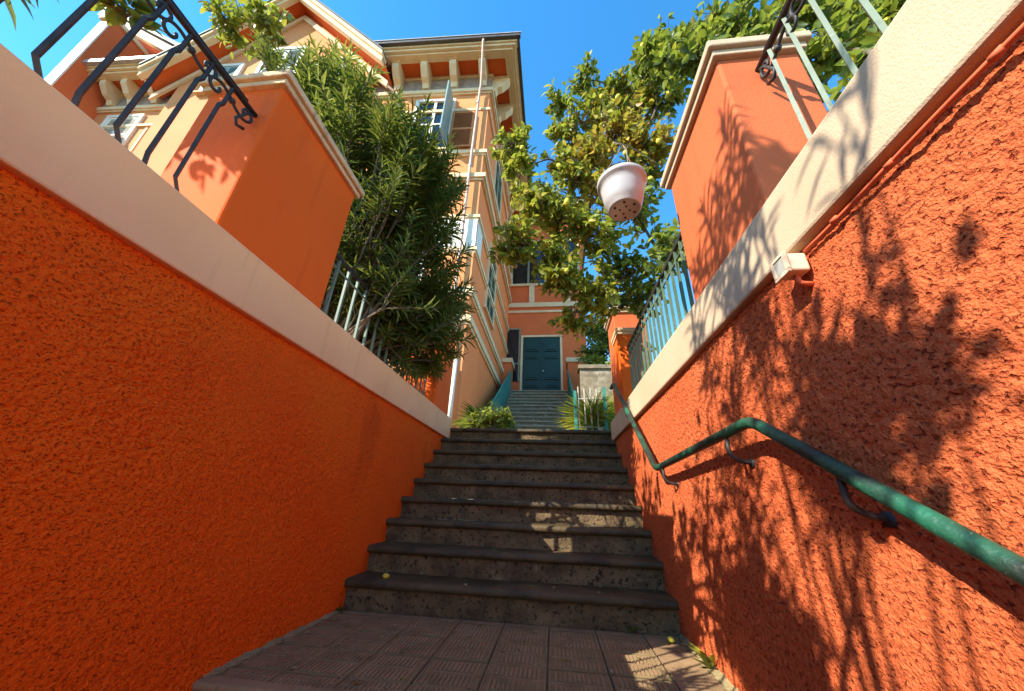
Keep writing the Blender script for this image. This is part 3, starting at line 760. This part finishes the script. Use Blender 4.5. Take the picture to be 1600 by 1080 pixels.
def cornice(b):
    for (d0, d1, z0, z1) in ((EV-.32, EV-.10, 12.74, 12.809), (EV-.24, EV-.02, 12.81, 12.90), (EV-.16, EV+.03, 12.90, 13.02)):
        b.fbox(FR, -d1, 3.45, d0, d1, z0, z1); b.fbox(SD, -d0+.02, SL, d0, d1, z0, z1)
part('eave_cornice', TRIM, cornice)
part('eave_cornice', TRIM, lambda b: [b.fbox(FR, 10.5, FL+.3, d0, d1, z0, z1) for (d0, d1, z0, z1) in ((EV-.32, EV-.10, 12.74, 12.809), (EV-.24, EV-.02, 12.81, 12.90), (EV-.16, EV+.03, 12.90, 13.02))])
def gut(b):
    b.fbox(FR, -EV-.13, 3.5, EV+.03, EV+.13, 12.96, 13.07); b.fbox(SD, -EV-.03, SL, EV+.03, EV+.13, 12.962, 13.07)
part('gutter', GUTTER, gut)
part('gutter_lip', ZINC, lambda b: b.fbox(FR, -EV-.15, 3.5, EV+.10, EV+.15, 13.072, 13.10))
part('gutter', ZINC, lambda b: b.fbox(FR, 10.4, FL+.35, EV+.035, EV+.15, 12.94, 13.08))
def roof(b):
    e = EV+.1; z0 = 13.08; z1 = 16.0
    a = [FR(-e, -.02, z0), FR(FL+.2, -.02, z0), (-15.5, 18, z0), (O.x+e, 18, z0)]
    b.fbox(FR, -e, 3.45, -.021, e, z0, z0+.06)
    c = [FR(3.2, -3.6, z1), FR(FL-3, -3.6, z1), (-12, 15, z1), (O.x-3, 15, z1)]
    b.hexa(a+c)
part('roof', SLATE, roof)
part('eave_roof', SLATE, lambda b: b.fbox(FR, 10.5, FL+.2, -.021, EV+.1, 13.08, 13.14))
# modillion brackets
def bracket_mesh():
    mb = MB(); prof = [(0,0),(.10,.02),(.16,.16),(.30,.22),(.50,.46),(.52,.62),(.0,.62)]
    n = len(prof); w = .10
    vs = [(-w, -d, z) for d, z in prof]+[(w, -d, z) for d, z in prof]
    mb.add(vs, [tuple(range(n)), tuple(range(2*n-1, n-1, -1))]+[(i,(i+1)%n,(i+1)%n+n,i+n) for i in range(n)])
    mb.box(-w-.03, w+.03, -.56, 0, .62, .70)
    me = mb.mesh('bracket'); me.materials.append(TRIM); return me
BM = bracket_mesh()
def place_bracket(p, rz):
    o = bpy.data.objects.new('bracket', BM); COL.objects.link(o); o.parent = villa
    o.location = Vector(p)-Vector(villa.location); o.rotation_euler = (0, 0, rz)
for u in (.22, 1.10, 1.98, 2.86, 11.0, 11.85, 12.6): place_bracket(FR(u, .03, 12.09), th)
for v in (.15, .98, 1.95, 2.95, 3.95, 4.95): place_bracket(SD(v, .03, 12.09), math.pi/2)
# downpipe
dpz = [FR(.15, EV+.08, 12.97), FR(.15, EV+.06, 12.82), FR(.24, .22, 12.02), FR(.27, .17, 11.8), FR(.29, .17, 9), FR(.29, .17, 5), FR(.29, .17, 2.6)]
MB().tube(dpz, .036, 10).build('downpipe', PINKPIPE, villa, smooth=True)
for z in (11.2, 8.6, 6.4, 4.5):
    MB().tube([FR(.29, .17, z-.03), FR(.29, .17, z+.03)], .05, 10).build('pipe_clamp', ZINC, villa)
for k in range(3):
    MB().tube([FR(.10+.13*k, .20, VB), FR(.10+.13*k, .20, 3.2)], .045, 8).build('service_pipe', WHITE, villa, smooth=True)
# windows of the villa
def shutter_leaf(F, u0, u1, d, z0, z1, mt, parent, name='shutter', n=26):
    b = MB(); fr = .07; t = .035
    b.fbox(F, u0, u0+fr, d, d+t, z0, z1); b.fbox(F, u1-fr, u1, d, d+t, z0, z1)
    for zz in (z0, (z0+z1)/2-.04, z1-fr): b.fbox(F, u0+fr, u1-fr, d, d+t, zz, zz+fr)
    o = b.build(name, mt, parent)
    b = MB()
    for k in range(n):
        z = z0+fr+(z1-z0-2*fr)*(k+.5)/n; h = (z1-z0)/n*.55
        c = [F(u0+fr, d+.004, z), F(u1-fr, d+.004, z), F(u1-fr, d+.030, z-h), F(u0+fr, d+.030, z-h)]
        c2 = [(p[0], p[1], p[2]+.012) for p in c]
        b.hexa(c+c2)
    b.fbox(F, u0+fr, u1-fr, d+.0005, d+.003, z0+fr, z1-fr)
    b.build('louvres', mt, o)
    return o
def window(F, u0, u1, z0, z1, mt, fm=WHITE, d=0.0, closed=True, fw=.10, so=.14):
    w = empty('window', Vector(F((u0+u1)/2, d, z0))-Vector(villa.location)); w.parent = villa
    b = MB(); b.fbox(F, u0-fw, u0, d, d+.07, z0-fw, z1+fw); b.fbox(F, u1, u1+fw, d, d+.07, z0-fw, z1+fw)
    b.fbox(F, u0, u1, d, d+.07, z1, z1+fw); b.build('frame', fm, w)
    b = MB(); b.fbox(F, u0-fw-.05, u1+fw+.05, d, d+so, z0-fw-.05, z0-fw-.001); b.build('sill', TRIM, w)
    if closed:
        mid = (u0+u1)/2
        shutter_leaf(F, u0+.004, mid-.004, d+.01, z0, z1, mt, w); shutter_leaf(F, mid+.004, u1-.004, d+.01, z0, z1, mt, w)
    else:
        b = MB(); b.fbox(F, u0, u1, d+.003, d+.012, z0, z1); b.build('pane', GLASS, w)
        b = MB(); b.fbox(F, (u0+u1)/2-.04, (u0+u1)/2+.04, d+.013, d+.04, z0, z1); b.fbox(F, u0, u1, d+.013, d+.035, (z0+z1)/2, (z0+z1)/2+.05); b.build('mullion', fm, w)
    return w
for a in ((1.50, 2.62, 5.42, 7.42), (1.40, 2.58, 9.55, 11.40), (4.3, 5.3, 9.55, 11.40)): window(SD, *a, SHUTTER_D, fm=TRIM, fw=.06, so=.08)
w = window(FR, 1.10, 2.10, 9.5, 11.55, SHUTTER, closed=False)
def perp(u):     # a leaf standing out from the wall at u
    return lambda a, b, z: FR(u+b, a, z)
shutter_leaf(perp(1.06), .03, .62, 0, 9.5, 11.55, SHUTTER, w)
shutter_leaf(FR, .36, 1.02, .04, 9.5, 11.0, SHUTTER_O, w, n=30)
window(FR, 1.3, 2.3, 7.2, 8.1, SHUTTER); window(FR, 1.2, 2.2, 5.2, 5.85, SHUTTER, closed=False)
# gabled bay
def gp(x): return x
gb = empty('gable_bay', Vector(FR(7, .3, VB))-Vector(villa.location)); gb.parent = villa
GA, GL, GRr, GZ = 6.95, 10.2, 3.7, 13.0
part('gable_wall', PEACH, lambda b: b.prism(FR, [(GRr, VB), (GL, VB), (GL, GZ), (GA, 16.6), (GRr, GZ)], .0, .28), gb)
def rake(b, off, th_, d0, d1):
    sl = (16.6-GZ)/(GA-GRr); ex = .62
    for (ue, sg) in ((GRr, -1), (GL, 1)):
        ue2 = ue+sg*ex; ze = GZ-ex*sl
        b.prism(FR, [(GA, 16.6+off), (GA, 16.6+off+th_), (ue2, ze+off+th_), (ue2, ze+off)], d0, d1)
part('raking_frieze', TRIM, lambda b: rake(b, -.42, .26, .285, .36), gb)
part('raking_soffit', SOFFIT, lambda b: rake(b, .02, .10, .10, .82), gb)
part('raking_cornice', TRIM, lambda b: (rake(b, -.10, .20, .70, .86), rake(b, .105, .16, .64, .94)), gb)
part('gable_roof', SLATE, lambda b: rake(b, .27, .07, -3.0, .97), gb)
def gwin(u0, u1, z0, z1, closed):
    g = window(FR, u0, u1, z0, z1, SHUTTER, d=.28, closed=closed, fw=.12); return g
gwin(6.35, 7.55, 12.2, 14.3, True); gwin(8.35, 9.15, 12.2, 13.5, True); gwin(4.75, 5.55, 12.2, 13.5, True)
# upper rear gable left of the bay and fin wall at the far end
up = empty('rear_gable', Vector(FR(14, -.4, 13))-Vector(villa.location)); up.parent = villa
part('gable_wall', TERRA, lambda b: b.prism(FR, [(10.4, 12.9), (13.2, 12.9), (14.2, 14.6), (16.3, 18.0), (10.4, 13.9)], -.9, -.5), up)
part('raking_frieze', FRIEZE, lambda b: b.prism(FR, [(10.4, 13.2), (15.6, 16.8), (16.2, 17.85), (10.4, 13.8)], -.5, -.42), up)
part('raking_soffit', SOFFIT, lambda b: b.prism(FR, [(10.2, 13.82), (16.3, 18.05), (16.3, 18.15), (10.2, 13.92)], -.8, .1), up)
part('raking_cornice', TRIM, lambda b: b.prism(FR, [(10.2, 13.80), (16.3, 18.03), (16.3, 18.42), (10.2, 14.18)], .05, .22), up)
part('gable_roof', SLATE, lambda b: b.prism(FR, [(10.1, 14.19), (16.35, 18.5), (16.35, 18.66), (10.1, 14.35)], -3.5, .3), up)
part('fin_wall', TERRA, lambda b: b.fbox(FR, 13.0, 13.38, .0, 1.05, VB, 15.2))
part('fin_quoin', WHITE, lambda b: [b.fbox(FR, 12.98, 13.40, 1.052, 1.09, 5+.42*k, 5.40+.42*k) for k in range(24)])
part('fin_cap', TRIM, lambda b: b.fbox(FR, 12.92, 13.46, -.1, 1.15, 15.2, 15.36))
# window of the left wing with a propped lower flap
w = window(FR, 11.25, 12.35, 9.9, 11.55, WHITE, d=0.0, closed=True)
def flap(a, b_, z): return FR(a, .06+b_+(10.6-z)*.55, z)
shutter_leaf(flap, 11.3, 12.3, .03, 9.9, 10.6, WHITE, w, n=9)
part('panel_frame', TRIM, lambda b: (b.fbox(FR, 10.75, 10.83, 0, .03, 9.4, 11.0), b.fbox(FR, 12.7, 12.78, 0, .03, 9.4, 11.0)))

# ------------------------------------------------------------------ far house, its stairs and piers
HY = 12.5
def HF(u, d, z): return (u, HY-d, z)
house = empty('house', (-.2, HY, 4.2), 'terracotta house with teal double door at the end of the stairs', 'building')
def hpart(name, mt, fn, parent=None, bevel=0):
    mb = MB(); fn(mb); return mb.build(name, mt, parent or house, bevel=bevel)
hpart('wall', TERRA, lambda b: b.box(-2.3, 1.32, HY, HY+6, 1.5, 13.2))
hpart('string_course', TRIM, lambda b: b.fbox(HF, -2.3, 1.36, 0, .08, 8.05, 8.25))
hpart('string_course', TRIM, lambda b: b.fbox(HF, -2.3, 1.34, 0, .05, 7.80, 7.90))
hpart('string_course', TRIM, lambda b: b.fbox(HF, -2.3, 1.36, 0, .10, 9.08, 9.18))
hpart('eave_cornice', TRIM, lambda b: (b.box(-2.4, 1.75, HY-.45, HY+6.3, 13.2, 13.45), b.box(-2.4, 1.6, HY-.3, HY+6.2, 13.0, 13.2)))
hpart('roof', SLATE, lambda b: b.hexa([(-2.5,HY-.6,13.46),(1.9,HY-.6,13.46),(1.9,HY+6.5,13.46),(-2.5,HY+6.5,13.46),(-1.5,HY+2,14.9),(.8,HY+2,14.9),(.8,HY+4,14.9),(-1.5,HY+4,14.9)]))
for x in (-.93, .55): hpart('balustrade_post', TRIM, lambda b, x=x: b.fbox(HF, x, x+.22, .0, .09, 8.251, 9.079))
for (a, b_) in ((-1.65,-.30), (.35, 1.1)):
    ww = empty('window', Vector((a, HY, 9.2))-Vector(house.location)); ww.parent = house
    hpart('pane', GLASS, lambda b: b.fbox(HF, a, b_, .003, .012, 9.19, 11.4), ww)
    hpart('frame', TRIM, lambda b: (b.fbox(HF, a-.1, a, 0, .08, 9.19, 11.5), b.fbox(HF, b_, b_+.1, 0, .08, 9.19, 11.5), b.fbox(HF, a, b_, 0, .08, 11.4, 11.5)), ww)
    hpart('mullion', SHUTTER_D, lambda b: b.fbox(HF, (a+b_)/2-.04, (a+b_)/2+.04, .013, .05, 9.19, 11.4), ww)
DZ = 4.22
ww = empty('window', Vector((-1.6, HY, 4.6))-Vector(house.location)); ww.parent = house
hpart('pane', GLASS, lambda b: b.fbox(HF, -1.80, -1.30, .003, .012, 4.85, 7.02), ww)
hpart('frame', SHUTTER_D, lambda b: (b.fbox(HF, -1.86, -1.80, 0, .06, 4.85, 7.08), b.fbox(HF, -1.30, -1.24, 0, .06, 4.85, 7.08), b.fbox(HF, -1.80, -1.30, 0, .06, 7.02, 7.08), b.fbox(HF, -1.80, -1.30, .013, .04, 5.55, 5.60)), ww)
shutter_leaf(lambda a, b_, z: (-1.84+b_, HY-a, z), .08, .62, 0, 4.85, 7.02, IRON, ww)
door = empty('door', Vector((-.41, HY, DZ))-Vector(house.location)); door.parent = house
hpart('frame', TRIM, lambda b: (b.fbox(HF, -1.21, -1.13, 0, .07, DZ, 6.76), b.fbox(HF, .31, .39, 0, .07, DZ, 6.76), b.fbox(HF, -1.13, .31, 0, .07, 6.68, 6.76)), door)
for s, (a, b_) in enumerate(((-1.13, -.42), (-.40, .31))):
    hpart('leaf', DOOR, lambda b: b.fbox(HF, a, b_, .003, .03, DZ, 6.68), door)
    def panels(b):
        z = DZ+.10
        for h in (.22, .22, .75, .22, .42):
            b.fbox(HF, a+.10, b_-.10, .0305, .07, z, z+h-.02); b.fbox(HF, a+.17, b_-.17, .0705, .10, z+.06, z+h-.08); z += h+.085
    hpart('panel', DOOR, panels, door)
hpart('astragal', DOOR, lambda b: b.fbox(HF, -.45, -.37, .031, .07, DZ, 6.66), door)
MB().tube([(-.34, HY-.06, 5.25), (-.34, HY-.12, 5.25)], .03, 8).build('handle', ZINC, door)
# stairs to the door
s2 = empty('entrance_staircase', (-.45, 9, ZT), 'grey stone flight climbing to the teal door', 'stairs')
NS = 15; RR = (DZ-ZT)/NS; TT = .27; Y2 = HY-.75-NS*TT
for k in range(1, NS+1):
    yf = Y2+(k-1)*TT; z = ZT+RR*k
    MB().box(-1.42, .50, yf+.03, HY-.02, z-RR, z-.045).build('riser', STONEWALL, s2)
    slab(-1.42, .50, yf, yf+TT+.05 if k < NS else HY-.01, z, .045, PAVING, s2, 'tread', 70+k)
for (x0, x1, lab) in ((-2.18, -1.45, 'left terracotta pier with white cap beside the steps to the teal door'), (.53, 1.30, 'right terracotta pier with white cap beside the steps to the teal door')):
    p = empty('entrance_pier', ((x0+x1)/2, 11.6, ZT), lab, 'pier', 'piers of the entrance steps')
    one_box('shaft', TERRA, p, x0, x1, 11.45, 12.1, 1.55, 5.22)
    one_box('cap', TRIM, p, x0-.05, x1+.05, 11.40, 12.15, 5.22, 5.38)
for (x, lab) in ((-1.43, 'teal sheet railing along the left side of the steps to the door'), (.515, 'teal sheet railing along the right side of the steps to the door')):
    rl = empty('stair_railing', (x, 9.5, ZT), lab, 'railing', 'railings of the entrance steps')
    za = ZT+.15; ya = Y2-.05; yb = 11.44; zb = ZT+(yb-Y2)/TT*RR+.1
    mb = MB(); mb.hexa([(x-.012, ya, za), (x+.012, ya, za), (x+.012, yb, zb), (x-.012, yb, zb), (x-.012, ya, za+.75), (x+.012, ya, za+.75), (x+.012, yb, zb+.75), (x-.012, yb, zb+.75)])
    mb.build('sheet', TEAL, rl)
    MB().tube([(x, ya-.06, za+.80), (x, yb, zb+.80)], .025, 8).build('top_rail', TEAL, rl, smooth=True)
    one_box('post', TEAL, rl, x-.03, x+.03, ya-.09, ya-.02, ZT, za+.85)

# ------------------------------------------------------------------ gate, grey wall and hedge at the head of the stairs
gw = empty('stone_wall', (1.3, 8.2, ZT), 'grey stone garden wall with dark coping right of the terracotta pier', 'wall')
one_box('masonry', STONEWALL, gw, .66, 2.6, 8.05, 8.35, 1.55, 3.70)
one_box('coping', STONEWALL, gw, .62, 2.65, 8.0, 8.40, 3.70, 3.80, bevel=.01)
gt = empty('garden_gate', (.6, 5.2, ZT), 'white picket gate with teal posts at the top of the stairs', 'gate')
for k, x in enumerate((.385, .475, .565, .655)):
    MB().tube([(x, 5.2, ZT), (x, 5.2, 2.32+.03*(k == 0))], .010, 6).build('picket', WHITEBAR, gt)
MB().tube([(.36, 5.2, 2.16), (.74, 5.2, 2.16)], .009, 6).build('rail', WHITEBAR, gt)
MB().tube([(.36, 5.2, 1.74), (.74, 5.2, 1.74)], .009, 6).build('rail', WHITEBAR, gt)
one_box('post', TEAL, gt, .745, .79, 5.17, 5.21, ZT, 2.34)
one_box('post', TEAL, gt, .315, .355, 5.17, 5.21, ZT, 2.28)

def strap_plant(name, label, base, n, ln, wd, cols, spread=1.0, group=None):
    t = empty(name, base, label, 'plant', group); P=[];Dv=[];Nv=[];Ln=[];Wd=[];C=[]; b = Vector(base)
    for k in range(n):
        a = rnd.random()*6.283; el = rnd.uniform(.25, 1.45); d = Vector((math.cos(a)*math.cos(el)*spread, math.sin(a)*math.cos(el)*spread, math.sin(el)))
        l = rnd.uniform(ln*.6, ln); h = rnd.uniform(0, .35)*ln
        P.append(b+Vector((d.x*.05, d.y*.05, h))); Dv.append(d); Nv.append(Vector((0,0,1))+rdir()*.2); Ln.append(l); Wd.append(wd*rnd.uniform(.8,1.2)); C.append(np.array(cols[rnd.randrange(len(cols))])*rnd.uniform(.8,1.2))
    MB().tube([b-Vector((0,0,.05)), b+Vector((0,0,.35*ln))], .04, 8).build('stem', BARK, t)
    link_mesh('leaves', leaves_mesh('leaves', 'strap', P, Dv, Nv, Ln, Wd, C, LEAF), None, t)
    return t
strap_plant('yucca_plant', 'sunlit yellow green yucca behind the white picket gate', (.62, 5.45, ZT+.02), 420, .58, .011, [(.55,.55,.09),(.60,.56,.11),(.40,.44,.07)], spread=.55)
strap_plant('yucca_plant', 'dark green spiky yucca at the villa corner left of the upper steps', (-1.2, 5.8, ZT+.1), 300, .48, .009, [(.03,.055,.015),(.05,.08,.02),(.08,.11,.025)], spread=.7)
citrus('low_bush', 'low leafy bush with pale leaf tips in front of the dark yucca', (-.95, 5.55, ZT-.02), (-.95, 5.55, ZT+.15), [((-.95,5.55,ZT+.38),.24,'lime',1.0), ((-.75,5.6,ZT+.25),.2,'green',.8), ((-1.15,5.5,ZT+.3),.2,'green',.8)], leaf_len=(.05,.09), trunk_r=.015, cat='bush')
citrus('hedge_shrub', 'dark evergreen shrub rising behind the grey stone wall', (1.5, 9.3, 1.6), (1.5, 9.3, 3.2), [((1.2,9.2,4.6),.55,'green',2), ((1.7,9.2,5.0),.65,'green',2), ((1.3,9.5,5.5),.6,'green',2), ((2.2,9.2,4.6),.6,'green',2), ((1.1,9,4.1),.4,'lime',1.5), ((1.7,8.9,4.1),.45,'lime',1.5), ((2.1,9.4,5.8),.6)], leaf_len=(.09,.15), per=34, cat='shrub')
fp = (.70, 5.45, ZT)
f1 = empty('planter_pot', fp, 'small white pot among the yucca leaves behind the gate', 'flowerpot')
MB().lathe(fp, [(.0,.0),(.055,.0),(.075,.13),(.085,.135),(.085,.15),(.07,.15),(.05,.02),(0,.02)], 20).build('shell', WHITE, f1, smooth=True)
MB().lathe((fp[0], fp[1], fp[2]+.12), [(.0,.0),(.068,.0),(.06,.02),(.0,.035)], 20).build('soil', SOIL, f1, smooth=True)

# ------------------------------------------------------------------ small things on the ground
def fallen(p, label, s=1.0):
    o = tag(link_mesh('fallen_lemon', LEMON_ME, None, None, p), label, 'lemon', 'fallen lemons'); o.rotation_euler = (1.5, .2, rnd.random()*6); o.scale = (s, s, s)
fallen((-1.18, 2.80, R+.020), 'small yellow lemon lying on the left of the first tread', .62)
fallen((.66, 2.62, .018), 'small lemon lying on the landing tiles in front of the bottom riser', .55)
def weed(p, label, n, ln, cols):
    t = empty('weed', p, label, 'plant', 'weeds in the joints'); P=[];Dv=[];Nv=[];Ln=[];Wd=[];C=[]
    for k in range(n):
        a = rnd.random()*6.283; P.append(Vector(p)); Dv.append(Vector((math.cos(a)*.7, math.sin(a)*.7, rnd.uniform(.4,1.2)))); Nv.append(Vector((0,0,1))+rdir()*.3)
        l = rnd.uniform(.6,1)*ln; Ln.append(l); Wd.append(l*.14); C.append(np.array(cols[rnd.randrange(len(cols))]))
    link_mesh('leaves', leaves_mesh('leaves', 'oleander', P, Dv, Nv, Ln, Wd, C, LEAF), None, t)
weed((.47, 2.755, 0), 'small green weed at the foot of the bottom riser', 14, .07, [(.05,.10,.02),(.08,.14,.03)])
weed((.745, 2.28, 0), 'yellowing weed growing at the base of the right wall', 12, .13, [(.35,.33,.04),(.20,.25,.04)])
weed((-1.40, 2.70, 0), 'tiny weed in the corner between the left wall and the bottom step', 10, .06, [(.05,.10,.02),(.08,.14,.03)])
P=[];Dv=[];Nv=[];Ln=[];Wd=[];C=[]
for k in range(170):
    q = rnd.random(); x = rnd.uniform(XL+.05, XR-.05)
    if q < .45: y, z = rnd.uniform(1.72, 2.74), .004
    else:
        kk = rnd.randrange(1, 9); y = D0+(kk-1)*T+rnd.uniform(.03, T); z = R*kk+.006
    a = rnd.random()*6.283; P.append((x, y, z)); Dv.append((math.cos(a), math.sin(a), rnd.uniform(-.05,.2))); Nv.append((rnd.uniform(-.3,.3), rnd.uniform(-.3,.3), 1)); l = rnd.uniform(.012, .04); Ln.append(l); Wd.append(l*rnd.uniform(.2,.35))
    C.append(np.array(rnd.choice([(.35,.28,.14),(.28,.2,.06),(.42,.36,.22),(.2,.12,.05),(.3,.27,.05)])))
tag(link_mesh('leaf_litter', leaves_mesh('leaf_litter', 'citrus', P, Dv, Nv, Ln, Wd, C, LEAF), None), kind='stuff')
P=[];Dv=[];Nv=[];Ln=[];Wd=[];C=[]
for k in range(5000):
    if rnd.random() < .5: x, y = rnd.uniform(-5, -1.9), rnd.uniform(-3, 6)
    else: x, y = rnd.uniform(1.2, 4.5), rnd.uniform(-1, 8)
    a = rnd.random()*6.283; P.append((x, y, 1.6)); Dv.append((math.cos(a)*.5, math.sin(a)*.5, 1)); Nv.append((rnd.uniform(-1,1), rnd.uniform(-1,1), .3)); l = rnd.uniform(.06,.16); Ln.append(l); Wd.append(l*.08); C.append(GREENS[rnd.randrange(5)])
tag(link_mesh('terrace_grass', leaves_mesh('terrace_grass', 'oleander', P, Dv, Nv, Ln, Wd, C, LEAF), None), kind='stuff')
